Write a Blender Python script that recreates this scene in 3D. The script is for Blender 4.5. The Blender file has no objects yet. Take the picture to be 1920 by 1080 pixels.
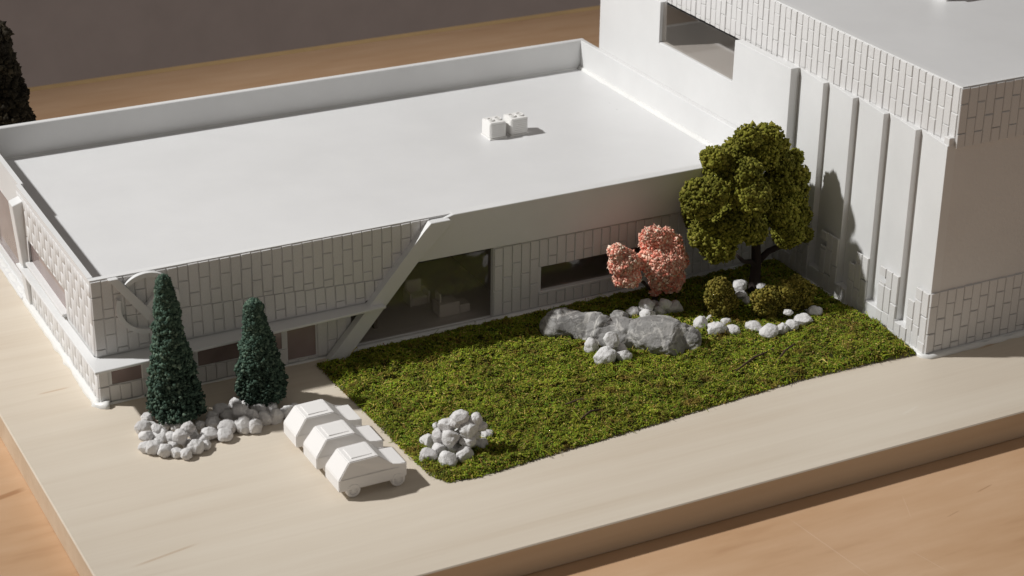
import bpy, bmesh, math, random
import numpy as np
from mathutils import Vector, Matrix, noise

# ------------------------------------------------------------------ scale
# All coordinates below are in decimetres (1 unit = 0.1 m); S turns them into metres.
S = 0.1
random.seed(7)
rng = np.random.default_rng(7)
scene = bpy.context.scene
col = scene.collection

# ------------------------------------------------------------------ camera
CAM = Vector((-3.26266, -12.67967, 6.94707))
RM = Matrix(((0.88789967, 0.18523019, -0.42109851),
             (-0.45988371, 0.38102576, -0.80207627),
             (0.01188065, 0.9058196, 0.42349699)))
FPX = 3711.65            # focal length in pixels of the 1920 px wide photograph
cam_d = bpy.data.cameras.new('camera')
cam = bpy.data.objects.new('camera', cam_d)
col.objects.link(cam)
cam.matrix_world = Matrix.Translation(CAM * S) @ RM.to_4x4()
cam_d.sensor_width = 36.0
cam_d.lens = 36.0 * FPX / 1920.0
cam_d.clip_start = 0.05
cam_d.clip_end = 50
cam_d.dof.use_dof = True
cam_d.dof.focus_distance = 1.56
cam_d.dof.aperture_fstop = 16
scene.camera = cam

# ------------------------------------------------------------------ room light
world = bpy.data.worlds.new('World')
scene.world = world
world.use_nodes = True
bg = world.node_tree.nodes['Background']
bg.inputs[0].default_value = (1.0, 0.93, 0.865, 1)
bg.inputs[1].default_value = 0.165
key_d = bpy.data.lights.new('studio_lamp', 'SPOT')      # one studio lamp with a soft-edged beam, left of and behind the model
key_d.energy = 400
key_d.color = (1.0, 0.993, 0.98)
key_d.shadow_soft_size = 0.06
key_d.spot_size = math.radians(40)
key_d.spot_blend = 1.0
key = bpy.data.objects.new('studio_lamp', key_d)
key.location = Vector((-16.0, 9.0, 21.0)) * S
key.rotation_euler = Vector((23.0, -10.5, -21.0)).to_track_quat('-Z', 'Y').to_euler()
col.objects.link(key)
vs = scene.view_settings
vs.view_transform = 'Standard'
vs.look = 'None'
vs.exposure = 0
vs.gamma = 1

# ------------------------------------------------------------------ pixel helpers (1920x1080 photograph)
def ray(px, py):
    return RM @ Vector(((px - 960) / FPX, -(py - 540) / FPX, -1))
def G(px, py, z=0.0):
    d = ray(px, py); return CAM + d * ((z - CAM.z) / d.z)
def FY(px, py, y=0.0):
    d = ray(px, py); return CAM + d * ((y - CAM.y) / d.y)
def ppu(p):              # pixels per unit at a point
    return FPX / -((RM.transposed() @ (Vector(p) - CAM)).z)

# ------------------------------------------------------------------ materials
def mat(name):
    m = bpy.data.materials.new(name); m.use_nodes = True
    nt = m.node_tree
    return m, nt, nt.nodes, nt.links, nt.nodes['Principled BSDF']
def N(nodes, t, **kw):
    n = nodes.new(t)
    for k, v in kw.items():
        if k.startswith('i_'):
            n.inputs[k[2:].replace('_', ' ')].default_value = v
        else: setattr(n, k, v)
    return n
def ramp(nodes, stops):
    r = nodes.new('ShaderNodeValToRGB'); e = r.color_ramp.elements
    while len(e) < len(stops): e.new(0.5)
    for el, (p, c) in zip(e, stops):
        el.position = p; el.color = tuple(c) + (1,)
    return r
def coords(nodes, links, scale, kind='Object'):
    tc = nodes.new('ShaderNodeTexCoord'); mp = nodes.new('ShaderNodeMapping')
    mp.inputs['Scale'].default_value = scale
    links.new(tc.outputs[kind], mp.inputs[0]); return mp

def m_paint(name, c, rough=.5, bump=.15, bscale=900, spots=False, var=.04):
    m, nt, n, l, p = mat(name)
    mp = coords(n, l, (1, 1, 1))
    a = N(n, 'ShaderNodeTexNoise', i_Scale=14.0, i_Detail=6.0, i_Roughness=.6)
    l.new(mp.outputs[0], a.inputs['Vector'])
    lo = tuple(x * (1 - var) for x in c); hi = tuple(min(1, x * (1 + var * .6)) for x in c)
    r = ramp(n, [(.35, lo), (.65, hi)]); l.new(a.outputs[0], r.inputs[0])
    out = r.outputs[0]
    if spots:
        v = N(n, 'ShaderNodeTexVoronoi', i_Scale=55.0); l.new(mp.outputs[0], v.inputs['Vector'])
        sr = ramp(n, [(.035, (1, 1, 1)), (.06, (0, 0, 0))]); l.new(v.outputs['Distance'], sr.inputs[0])
        w = N(n, 'ShaderNodeTexNoise', i_Scale=9.0); l.new(mp.outputs[0], w.inputs['Vector'])
        wr = ramp(n, [(.58, (0, 0, 0)), (.66, (1, 1, 1))]); l.new(w.outputs[0], wr.inputs[0])
        mu = N(n, 'ShaderNodeMath', operation='MULTIPLY'); l.new(sr.outputs[0], mu.inputs[0]); l.new(wr.outputs[0], mu.inputs[1])
        mx = N(n, 'ShaderNodeMixRGB'); l.new(mu.outputs[0], mx.inputs[0]); l.new(out, mx.inputs[1])
        mx.inputs[2].default_value = (c[0] * .72, c[1] * .71, c[2] * .7, 1); out = mx.outputs[0]
    l.new(out, p.inputs['Base Color'])
    p.inputs['Roughness'].default_value = rough
    b = N(n, 'ShaderNodeTexNoise', i_Scale=float(bscale), i_Detail=3.0); l.new(mp.outputs[0], b.inputs['Vector'])
    bp = N(n, 'ShaderNodeBump', i_Strength=bump, i_Distance=.0006); l.new(b.outputs[0], bp.inputs['Height'])
    l.new(bp.outputs[0], p.inputs['Normal'])
    return m

def m_wood(name, stops, grain, rough, scratches=(), bump=.05, stretch=(2.2, 42, 42)):
    m, nt, n, l, p = mat(name)
    mp = coords(n, l, stretch)
    a = N(n, 'ShaderNodeTexNoise', i_Scale=1.0, i_Detail=8.0, i_Roughness=.62, i_Distortion=.35)
    l.new(mp.outputs[0], a.inputs['Vector'])
    mp2 = coords(n, l, (stretch[0] * 4, stretch[1] * 7, stretch[2] * 7))
    f = N(n, 'ShaderNodeTexNoise', i_Scale=1.0, i_Detail=5.0); l.new(mp2.outputs[0], f.inputs['Vector'])
    mp3 = coords(n, l, (1, 1, 1))
    g = N(n, 'ShaderNodeTexNoise', i_Scale=3.2, i_Detail=4.0, i_Distortion=.8); l.new(mp3.outputs[0], g.inputs['Vector'])
    s1 = N(n, 'ShaderNodeMath', operation='MULTIPLY_ADD'); l.new(f.outputs[0], s1.inputs[0]); s1.inputs[1].default_value = grain
    l.new(a.outputs[0], s1.inputs[2])
    s2 = N(n, 'ShaderNodeMath', operation='MULTIPLY_ADD'); l.new(g.outputs[0], s2.inputs[0]); s2.inputs[1].default_value = .45
    l.new(s1.outputs[0], s2.inputs[2])
    s3 = N(n, 'ShaderNodeMath', operation='SUBTRACT'); l.new(s2.outputs[0], s3.inputs[0]); s3.inputs[1].default_value = grain * .5 + .225
    r = ramp(n, stops); l.new(s3.outputs[0], r.inputs[0])
    out = r.outputs[0]
    if scratches:
        tc = n.new('ShaderNodeTexCoord'); sx = n.new('ShaderNodeSeparateXYZ'); l.new(tc.outputs['Object'], sx.inputs[0])
        for (x0, y0, x1, y1, w, colr, amt) in scratches:
            x0, y0, x1, y1, w = [v * S for v in (x0, y0, x1, y1, w)]
            L = math.hypot(x1 - x0, y1 - y0); ux, uy = (x1 - x0) / L, (y1 - y0) / L
            def lin(ax, ay, c0):
                m1 = N(n, 'ShaderNodeMath', operation='MULTIPLY_ADD'); l.new(sx.outputs[0], m1.inputs[0]); m1.inputs[1].default_value = ax; m1.inputs[2].default_value = c0
                m2 = N(n, 'ShaderNodeMath', operation='MULTIPLY_ADD'); l.new(sx.outputs[1], m2.inputs[0]); m2.inputs[1].default_value = ay; l.new(m1.outputs[0], m2.inputs[2])
                return m2.outputs[0]
            def box(sock, half):
                ab = N(n, 'ShaderNodeMath', operation='ABSOLUTE'); l.new(sock, ab.inputs[0])
                lt = N(n, 'ShaderNodeMapRange', interpolation_type='SMOOTHSTEP'); l.new(ab.outputs[0], lt.inputs[0])
                lt.inputs[1].default_value = half * .5; lt.inputs[2].default_value = half * 1.2; lt.inputs[3].default_value = 1; lt.inputs[4].default_value = 0
                return lt.outputs[0]
            mx_, my_ = (x0 + x1) / 2, (y0 + y1) / 2
            across = box(lin(-uy, ux, uy * mx_ - ux * my_), w)
            along = box(lin(ux, uy, -ux * mx_ - uy * my_), L / 2)
            mu = N(n, 'ShaderNodeMath', operation='MULTIPLY'); l.new(across, mu.inputs[0]); l.new(along, mu.inputs[1])
            m2 = N(n, 'ShaderNodeMath', operation='MULTIPLY'); l.new(mu.outputs[0], m2.inputs[0]); m2.inputs[1].default_value = amt
            mx = N(n, 'ShaderNodeMixRGB'); l.new(m2.outputs[0], mx.inputs[0]); l.new(out, mx.inputs[1]); mx.inputs[2].default_value = colr + (1,)
            out = mx.outputs[0]
    l.new(out, p.inputs['Base Color'])
    p.inputs['Roughness'].default_value = rough
    bp = N(n, 'ShaderNodeBump', i_Strength=bump, i_Distance=.0005); l.new(f.outputs[0], bp.inputs['Height'])
    l.new(bp.outputs[0], p.inputs['Normal'])
    return m

def m_island(name, stops, rough=.9, patch=None):
    m, nt, n, l, p = mat(name)
    g = n.new('ShaderNodeNewGeometry')
    r = ramp(n, stops); l.new(g.outputs['Random Per Island'], r.inputs[0])
    mp = coords(n, l, (1, 1, 1))
    a = N(n, 'ShaderNodeTexNoise', i_Scale=38.0, i_Detail=4.0); l.new(mp.outputs[0], a.inputs['Vector'])
    ar = ramp(n, [(.3, (.62, .62, .62)), (.7, (1.2, 1.2, 1.2))]); l.new(a.outputs[0], ar.inputs[0])
    mx = N(n, 'ShaderNodeMixRGB', blend_type='MULTIPLY'); mx.inputs[0].default_value = 1
    l.new(r.outputs[0], mx.inputs[1]); l.new(ar.outputs[0], mx.inputs[2])
    out = mx.outputs[0]
    if patch:
        for sc, lo, hi, c, amt in patch:
            q = N(n, 'ShaderNodeTexNoise', i_Scale=float(sc), i_Detail=3.0); l.new(mp.outputs[0], q.inputs['Vector'])
            qr = N(n, 'ShaderNodeMapRange'); l.new(q.outputs[0], qr.inputs[0]); qr.inputs[1].default_value = lo; qr.inputs[2].default_value = hi; qr.inputs[4].default_value = amt
            m2 = N(n, 'ShaderNodeMixRGB'); l.new(qr.outputs[0], m2.inputs[0]); l.new(out, m2.inputs[1]); m2.inputs[2].default_value = c + (1,); out = m2.outputs[0]
    l.new(out, p.inputs['Base Color'])
    p.inputs['Roughness'].default_value = rough
    p.inputs['Specular IOR Level'].default_value = .2
    return m

def m_stone(name, stops, scale=60, bump=.5, bscale=260, rough=.85, veins=False):
    m, nt, n, l, p = mat(name)
    oi = n.new('ShaderNodeObjectInfo')
    mp = coords(n, l, (1, 1, 1))
    ad = N(n, 'ShaderNodeVectorMath', operation='ADD'); l.new(mp.outputs[0], ad.inputs[0]); l.new(oi.outputs['Random'], ad.inputs[1])
    a = N(n, 'ShaderNodeTexNoise', i_Scale=float(scale), i_Detail=7.0, i_Roughness=.65, i_Distortion=.5); l.new(ad.outputs[0], a.inputs['Vector'])
    r = ramp(n, stops); l.new(a.outputs[0], r.inputs[0]); out = r.outputs[0]
    if veins:
        for sc, w, c in ((22, .012, (.74, .71, .66)), (55, .010, (.66, .64, .60)), (30, .014, (.13, .12, .11))):
            v = N(n, 'ShaderNodeTexNoise', i_Scale=float(sc), i_Detail=4.0, i_Distortion=.6)
            of = N(n, 'ShaderNodeVectorMath', operation='ADD'); l.new(ad.outputs[0], of.inputs[0]); of.inputs[1].default_value = (sc, w, .3); l.new(of.outputs[0], v.inputs['Vector'])
            sb = N(n, 'ShaderNodeMath', operation='SUBTRACT'); l.new(v.outputs[0], sb.inputs[0]); sb.inputs[1].default_value = .5
            ab = N(n, 'ShaderNodeMath', operation='ABSOLUTE'); l.new(sb.outputs[0], ab.inputs[0])
            mr = N(n, 'ShaderNodeMapRange'); l.new(ab.outputs[0], mr.inputs[0]); mr.inputs[1].default_value = w * .4; mr.inputs[2].default_value = w * 1.6; mr.inputs[3].default_value = .42; mr.inputs[4].default_value = 0
            mx = N(n, 'ShaderNodeMixRGB'); l.new(mr.outputs[0], mx.inputs[0]); l.new(out, mx.inputs[1]); mx.inputs[2].default_value = c + (1,); out = mx.outputs[0]
    l.new(out, p.inputs['Base Color'])
    b = N(n, 'ShaderNodeTexNoise', i_Scale=float(bscale), i_Detail=6.0, i_Roughness=.7); l.new(ad.outputs[0], b.inputs['Vector'])
    bp = N(n, 'ShaderNodeBump', i_Strength=bump, i_Distance=.0012); l.new(b.outputs[0], bp.inputs['Height']); l.new(bp.outputs[0], p.inputs['Normal'])
    p.inputs['Roughness'].default_value = rough
    p.inputs['Specular IOR Level'].default_value = .25
    return m

def m_glass(name, tint, haze, hazecol, gloss=.08, rough=.03):
    """thin acetate sheet: tinted transparency, a little dust haze, a faint reflection"""
    m = bpy.data.materials.new(name); m.use_nodes = True
    nt = m.node_tree; n = nt.nodes; l = nt.links
    n.remove(n['Principled BSDF']); out = n['Material Output']
    t = N(n, 'ShaderNodeBsdfTransparent'); t.inputs[0].default_value = tint + (1,)
    d = N(n, 'ShaderNodeBsdfDiffuse'); d.inputs[0].default_value = hazecol + (1,)
    mp = coords(n, l, (1, 1, 1)); a = N(n, 'ShaderNodeTexNoise', i_Scale=22.0, i_Detail=6.0); l.new(mp.outputs[0], a.inputs['Vector'])
    mr = N(n, 'ShaderNodeMapRange'); l.new(a.outputs[0], mr.inputs[0]); mr.inputs[1].default_value = .3; mr.inputs[2].default_value = .7
    mr.inputs[3].default_value = haze * .7; mr.inputs[4].default_value = haze * 1.3
    s1 = n.new('ShaderNodeMixShader'); l.new(mr.outputs[0], s1.inputs[0]); l.new(t.outputs[0], s1.inputs[1]); l.new(d.outputs[0], s1.inputs[2])
    g = N(n, 'ShaderNodeBsdfGlossy'); g.inputs['Roughness'].default_value = rough
    lw_ = N(n, 'ShaderNodeLayerWeight')                 # Schlick reflectance, the same from both sides of the sheet
    pw = N(n, 'ShaderNodeMath', operation='POWER'); l.new(lw_.outputs['Facing'], pw.inputs[0]); pw.inputs[1].default_value = 5
    fr = N(n, 'ShaderNodeMath', operation='MULTIPLY_ADD'); l.new(pw.outputs[0], fr.inputs[0]); fr.inputs[1].default_value = .9; fr.inputs[2].default_value = .04
    s2 = n.new('ShaderNodeMixShader'); l.new(fr.outputs[0], s2.inputs[0]); l.new(s1.outputs[0], s2.inputs[1]); l.new(g.outputs[0], s2.inputs[2])
    l.new(s2.outputs[0], out.inputs[0])
    return m

WHITE = m_paint('white_paint', (.72, .72, .715), .5, .2, 900)
ROOF = m_paint('white_roof_card', (.70, .70, .70), .42, .12, 500, spots=True, var=.03)
BRICKM = m_paint('white_card_brick', (.70, .69, .68), .6, .25, 1400, var=.07)
STUCCO = m_paint('orange_peel_white', (.70, .69, .68), .55, .55, 420)
PLASTER = m_paint('printed_white', (.80, .79, .77), .6, .1, 1500, var=.02)
CARM = m_paint('matte_white_resin', (.82, .80, .78), .65, .08, 1500, var=.02)
GLUE = m_paint('dried_glue', (.80, .80, .78), .35, .4, 250)
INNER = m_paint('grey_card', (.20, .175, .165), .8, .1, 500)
FLOORW = m_paint('white_card_floor', (.66, .65, .64), .6, .1, 500)
GLASS = m_glass('clear_acetate', (.93, .91, .89), .05, (.5, .44, .38))
FILM = m_glass('brown_film', (.60, .50, .48), .55, (.50, .40, .38))
BOARD = m_wood('pale_poplar_board', [(.15, (.585, .495, .385)), (.42, (.645, .565, .46)), (.62, (.68, .605, .50)), (.85, (.715, .645, .545))], .30, .6,
               scratches=[(-.43, -2.18, .02, -2.10, .012, (.46, .32, .20), .5), (-.36, .36, -.12, .37, .012, (.45, .28, .15), .5), (6.4, -2.12, 7.0, -2.05, .012, (.45, .27, .14), .6), (5.2, -2.72, 5.4, -2.66, .012, (.75, .70, .62), .35)])
BOARD_EDGE = m_wood('board_edge', [(.25, (.55, .42, .29)), (.5, (.63, .50, .36)), (.8, (.69, .57, .43))], .3, .7)
TABLE = m_wood('orange_birch_table', [(.10, (.45, .26, .14)), (.38, (.565, .355, .205)), (.58, (.60, .39, .235)), (.85, (.67, .455, .29))], .75, .38,
               scratches=[(3.86, -3.25, 3.93, -4.1, .0035, (.80, .62, .47), .38), (4.36, -3.95, 4.42, -4.25, .003, (.80, .62, .47), .3), (4.75, -3.35, 4.62, -3.62, .003, (.8, .62, .47), .25), (5.25, -3.55, 5.42, -3.51, .006, (.30, .15, .07), .5), (4.85, -3.72, 4.98, -3.69, .005, (.30, .15, .07), .4), (-1.0, -.62, -.72, -.55, .03, (.30, .13, .05), .6)],
               stretch=(3.4, 11, 11))
TEDGE = m_paint('table_lipping', (.62, .42, .20), .5, .1, 300, var=.1)
BACK = m_paint('grey_backdrop', (.62, .52, .49), .9, .1, 40, var=.05)
MOSS = m_island('moss_fibres', [(0, (0.075, 0.072, 0.009)), (.16, (0.165, 0.180, 0.013)), (.34, (0.254, 0.280, 0.020)), (.50, (0.179, 0.309, 0.022)), (.66, (0.374, 0.381, 0.033)), (.78, (0.120, 0.245, 0.022)), (.88, (0.254, 0.129, 0.039)), (.96, (0.538, 0.431, 0.099)), (1, (0.627, 0.517, 0.188))], patch=[(70, .58, .68, (0.195, 0.115, 0.028), .7), (110, .60, .70, (0.328, 0.389, 0.033), .55), (52, .60, .72, (0.075, 0.065, 0.013), .6)])
MOSSB = m_island('moss_mat', [(0, (.030, .034, .008)), (1, (.036, .040, .008))])
TWIG = m_paint('twig_bark', (.075, .042, .025), .9, .5, 600, var=.3)
LEAF_BIG = m_island('olive_foam', [(0, (0.118, 0.119, 0.014)), (.4, (0.174, 0.176, 0.021)), (.75, (0.230, 0.221, 0.032)), (1, (0.297, 0.271, 0.052))])
LEAF_CON = m_island('blue_green_foam', [(0, (0.027, 0.050, 0.037)), (.45, (0.055, 0.096, 0.068)), (.8, (0.090, 0.144, 0.104)), (1, (0.166, 0.226, 0.165))])
LEAF_PINK = m_island('salmon_foam', [(0, (.88, .27, .19)), (.25, (.90, .38, .28)), (.5, (.92, .50, .38)), (.75, (.95, .64, .50)), (1, (.96, .80, .64))])
LEAF_SHRUB = m_island('dull_olive_foam', [(0, (0.111, 0.102, 0.017)), (.5, (0.196, 0.170, 0.027)), (.85, (0.281, 0.230, 0.041)), (1, (0.374, 0.289, 0.068))])
LEAF_DARK = m_island('dark_brown_foam', [(0, (.018, .015, .010)), (.5, (.032, .026, .016)), (1, (.055, .044, .026))])
BARK = m_paint('dark_bark', (.035, .022, .018), .9, .6, 500, var=.3)
PEBBLE = m_stone('white_pebble', [(.3, (0.518, 0.497, 0.486)), (.5, (0.713, 0.697, 0.686)), (.7, (0.810, 0.799, 0.788))], 45, 1.0, 420)
ROCK = m_stone('grey_limestone', [(.28, (0.156, 0.148, 0.140)), (.45, (0.250, 0.242, 0.234)), (.56, (0.312, 0.304, 0.292)), (.66, (0.406, 0.390, 0.370)), (.8, (0.312, 0.296, 0.281))], 40, 1.0, 240, veins=True)

# ------------------------------------------------------------------ object helpers
def prop(o, label=None, cat=None, group=None, kind=None):
    if label: o['label'] = label
    if cat: o['category'] = cat
    if group: o['group'] = group
    if kind: o['kind'] = kind
    return o
def thing(name, loc, label, cat, group=None, rz=0):
    o = bpy.data.objects.new(name, None); o.empty_display_size = .02
    o.location = Vector(loc) * S; o.rotation_euler.z = rz
    col.objects.link(o)
    return prop(o, label, cat, group)
def root_loc(p):
    v = Vector((0, 0, 0))
    while p is not None:
        v += p.location; p = p.parent
    return v
def link(name, me, material, parent=None, loc=None):
    o = bpy.data.objects.new(name, me)
    if material and not me.materials: me.materials.append(material)
    if parent: o.parent = parent
    if loc is not None: o.location = Vector(loc) * S
    col.objects.link(o)
    return o
def finish(bm, name, material, parent=None, smooth=False, local=False):
    """bm in world units -> object whose origin is its parent's"""
    off = Vector((0, 0, 0)) if local or parent is None else root_loc(parent)
    bmesh.ops.recalc_face_normals(bm, faces=bm.faces)
    for v in bm.verts: v.co = v.co * S - off
    me = bpy.data.meshes.new(name); bm.to_mesh(me); bm.free()
    if smooth: me.polygons.foreach_set('use_smooth', [True] * len(me.polygons))
    return link(name, me, material, parent)
def raw(name, V, F, material, parent=None, smooth=False):
    """numpy verts (n,3) in world units and equal-size faces (m,k)"""
    off = np.array(root_loc(parent)) if parent is not None else 0
    V = np.asarray(V, float) * S - off; F = np.asarray(F, np.int32)
    me = bpy.data.meshes.new(name)
    me.vertices.add(len(V)); me.vertices.foreach_set('co', V.astype(np.float32).ravel())
    k = F.shape[1]
    me.loops.add(F.size); me.loops.foreach_set('vertex_index', F.ravel())
    me.polygons.add(len(F)); me.polygons.foreach_set('loop_start', np.arange(0, F.size, k, dtype=np.int32))
    me.polygons.foreach_set('loop_total', np.full(len(F), k, np.int32))
    if smooth: me.polygons.foreach_set('use_smooth', np.ones(len(F), bool))
    me.update(calc_edges=True); me.validate()
    return link(name, me, material, parent)

def box(bm, x0, x1, y0, y1, z0, z1):
    m = Matrix.Translation(((x0 + x1) / 2, (y0 + y1) / 2, (z0 + z1) / 2)) @ Matrix.Diagonal((abs(x1 - x0), abs(y1 - y0), abs(z1 - z0), 1))
    return bmesh.ops.create_cube(bm, size=1, matrix=m)['verts']
def bevel(bm, w, seg=1):
    bmesh.ops.bevel(bm, geom=list(bm.edges), offset=w, segments=seg, affect='EDGES', clamp_overlap=True)
def boxpart(name, b, material, parent, bev=.006, extra=()):
    bm = bmesh.new(); box(bm, *b)
    for e in extra: box(bm, *e)
    if bev: bevel(bm, bev)
    return finish(bm, name, material, parent)
def prism(bm, pts, ext):
    """polygon pts (3-D) extruded by vector ext"""
    a = [bm.verts.new(p) for p in pts]; b = [bm.verts.new(Vector(p) + Vector(ext)) for p in pts]
    n = len(pts)
    bm.faces.new(a); bm.faces.new(b[::-1])
    for i in range(n): bm.faces.new((a[i], a[(i + 1) % n], b[(i + 1) % n], b[i]))
def tube(bm, pts, rad, seg=8):
    rings = []
    for i, p in enumerate(pts):
        p = Vector(p)
        d = (Vector(pts[min(i + 1, len(pts) - 1)]) - Vector(pts[max(i - 1, 0)])).normalized()
        a = d.cross(Vector((.3, .9, .2))).normalized(); b = d.cross(a)
        r = rad[i] if isinstance(rad, (list, tuple)) else rad
        rings.append([bm.verts.new(p + (a * math.cos(t) + b * math.sin(t)) * r) for t in [2 * math.pi * k / seg for k in range(seg)]])
    for i in range(len(rings) - 1):
        for k in range(seg): bm.faces.new((rings[i][k], rings[i][(k + 1) % seg], rings[i + 1][(k + 1) % seg], rings[i + 1][k]))
    bm.faces.new(rings[0][::-1]); bm.faces.new(rings[-1])

# ------------------------------------------------------------------ bricks
def brick_mesh():
    me = bpy.data.meshes.new('brick')
    c, d = .055, .5
    V = []
    for y, k in ((0, .5), (-1 + d, .5)):
        for x, z in ((-1, -1), (1, -1), (1, 1), (-1, 1)): V.append((x * k, y, z * k))
    for x, z in ((-1, -1), (1, -1), (1, 1), (-1, 1)): V.append((x * (.5 - c), -1, z * (.5 - c * .38)))
    F = [(0, 1, 2, 3)[::-1]]
    for b in (0, 4):
        for i in range(4):
            j = (i + 1) % 4; F.append((b + i, b + j, b + 4 + j, b + 4 + i))
    F.append((8, 9, 10, 11))
    me.from_pydata(V, [], F); me.materials.append(BRICKM); return me
BR = brick_mesh()
CW, BL, BT, GAP = .0815, .218, .0115, .0058
class Stuff:
    """bricks too small to pick apart, joined in one part"""
    def __init__(self): self.V = []; self.F = []
BV = np.array([v.co[:] for v in BR.vertices]); BF = np.array([list(p.vertices) for p in BR.polygons])
def brick_field(parent, org, n, v, length, z0, z1, first, rects=(), phase=0, stuff=None, cw=CW, bl=BL, bt=BT, gap=GAP):
    """field of upright bricks. org: start on the plane (v-coordinate 0), n outward normal, v up.
    z0,z1: numbers or functions of the u-coordinate; rects: openings (u0,u1,v0,v1)"""
    n = Vector(n).normalized(); v = Vector(v).normalized(); u = (-n).cross(v); org = Vector(org)
    off = root_loc(parent) / S
    ncol = max(1, round(length / cw)); w = length / ncol; cnt = 0
    for i in range(ncol):
        uc = (i + .5) * w
        lo = z0(uc) if callable(z0) else z0; hi = z1(uc) if callable(z1) else z1
        if hi - lo < .02: continue
        cuts = [hi]
        z = hi - first - (bl / 2 if (i + phase) % 2 else 0)
        while z > hi - .02: z -= bl
        while z > lo + .025: cuts.append(z); z -= bl
        cuts.append(lo)
        for a, b in zip(cuts[:-1], cuts[1:]):
            segs = [(b, a)]
            for (u0, u1, v0, v1) in rects:
                if u0 < uc < u1:
                    ns = []
                    for (p, q) in segs:
                        if q <= v0 or p >= v1: ns.append((p, q))
                        else:
                            if p < v0: ns.append((p, v0))
                            if q > v1: ns.append((v1, q))
                    segs = ns
            for (p, q) in segs:
                h = q - p
                if h < .02: continue
                g = gap * random.uniform(.75, 1.25)
                du = random.uniform(-1, 1) * .0014; dz = random.uniform(-1, 1) * .002
                t = bt * random.uniform(.85, 1.2)
                c = org + u * (uc + du) + v * ((p + q) / 2 + dz) - n * .002
                tw = random.uniform(-1, 1) * .006
                uu = (u + v * tw).normalized(); vv = (v - u * tw).normalized()
                ax, ay, az = uu * (w - g), -n * (t + .002), vv * (h - g)
                if stuff is not None:
                    P = np.outer(BV[:, 0], ax) + np.outer(BV[:, 1], ay) + np.outer(BV[:, 2], az) + np.array(c)
                    stuff.F.append(BF + len(stuff.V) * len(BV)); stuff.V.append(P)
                else:
                    c = c - off
                    o = bpy.data.objects.new('brick', BR)
                    o.parent = parent
                    o.matrix_basis = Matrix(((ax.x * S, ay.x * S, az.x * S, c.x * S), (ax.y * S, ay.y * S, az.y * S, c.y * S), (ax.z * S, ay.z * S, az.z * S, c.z * S), (0, 0, 0, 1)))
                    col.objects.link(o)
                cnt += 1
    return cnt
def stuff_part(st, parent):
    o = raw('small_bricks', np.concatenate(st.V), np.concatenate(st.F), BRICKM, parent)
    return prop(o, kind='stuff')

# ================================================================== SETTING
T = .223
LA, D, FB = 5.943, 3.389, 2.035
bm = bmesh.new(); box(bm, -7, 15, -8, 7.60, -T - .35, -T); o = finish(bm, 'table', TABLE); prop(o, kind='structure')
bm = bmesh.new(); box(bm, -7, 15, 7.602, 7.745, -T - .35, -T + .001); bevel(bm, .012)
prop(finish(bm, 'table_lipping', TEDGE, o), label='honey coloured solid wood strip along the far table edge')
bm = bmesh.new(); box(bm, -30, 60, 17, 17.3, -9, 22); prop(finish(bm, 'backdrop_wall', BACK), kind='structure')
bm = bmesh.new(); box(bm, -.69, 9.6, -3.075, 4.7, -T, 0); bevel(bm, .008)
me_o = finish(bm, 'base_board', BOARD); prop(me_o, kind='structure')
me_o.data.materials.append(BOARD_EDGE)
for p in me_o.data.polygons:
    if abs(p.normal.z) < .5: p.material_index = 1

# ================================================================== LOW WING (building A)
A = thing('showroom_building', (2.95, 1.7, 0), 'long low white model showroom with flat roof, slanted beam and round emblem', 'building')
# --- solid pieces
boxpart('roof', (.045, LA - .085, .05, D - .06, .66, .72), ROOF, A, 0)
back = boxpart('back_wall', (.0, LA - .033, D - .06, D, 0, 1.0), WHITE, A)
right = boxpart('right_parapet', (LA - .085, LA - .036, .05, D - .062, .0, 1.0), WHITE, A)
# glue fillet between roof and parapets
def bead(name, pts, r, parent, jit=.35, step=.05, seg=6):
    P = []
    for a, b in zip(pts[:-1], pts[1:]):
        a, b = Vector(a), Vector(b); k = max(2, int((b - a).length / step))
        for i in range(k): P.append(a.lerp(b, i / k))
    P.append(Vector(pts[-1]))
    R = [r * (1 + jit * noise.noise(p * 7.3) + jit * .6 * noise.noise(p * 23)) for p in P]
    bm = bmesh.new(); tube(bm, P, R, seg); return finish(bm, name, GLUE, parent, True)
bead('glue_seam', [(LA - .088, D - .07, .722), (LA - .088, .1, .722)], .028, A)
bead('glue_seam', [(.06, D - .062, .718), (LA - .1, D - .062, .718)], .010, A)

# --- left wall (faces -x): window between y .72 and 1.80, sill strip, fin
W0, W1, WZ0, WZ1 = .73, 1.80, .42, .615
bm = bmesh.new()
box(bm, 0, .04, .0502, 2.02, 0, WZ0); box(bm, 0, .04, .0502, 2.02, WZ1, 1.0); box(bm, 0, .04, .0502, W0, WZ0, WZ1); box(bm, 0, .04, W1, 2.02, WZ0, WZ1)
box(bm, .02, .06, 2.02, D - .06, 0, .10); box(bm, .02, .06, 2.02, D - .06, .70, 1.0); box(bm, .0, .05, 3.1, D - .06, .0, .999)
lw = finish(bm, 'left_wall', WHITE, A)
st = Stuff()
brick_field(lw, (0, 2.02, 0), (-1, 0, 0), (0, 0, 1), 2.02, .40, .955, .10, rects=[(2.02 - W1, 2.02 - W0, WZ0 - .05, WZ1)], stuff=st, bt=.0034, gap=.008)
brick_field(lw, (0, 2.02, 0), (-1, 0, 0), (0, 0, 1), 2.02, .02, .345, .12, stuff=st, bt=.0034, gap=.008)
prop(stuff_part(st, lw), label='narrow upright bricks of the sunlit end wall')
boxpart('window_pane', (.018, .024, W0, W1, WZ0, WZ1), FILM, lw, 0)
boxpart('window_pane', (.038, .044, 2.03, 3.1, .10, .70), FILM, lw, 0)
boxpart('window_sill', (-.035, .05, W0 + .005, W1 - .005, WZ0 - .022, WZ0 + .004), WHITE, lw, .004)
bm = bmesh.new()
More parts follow.
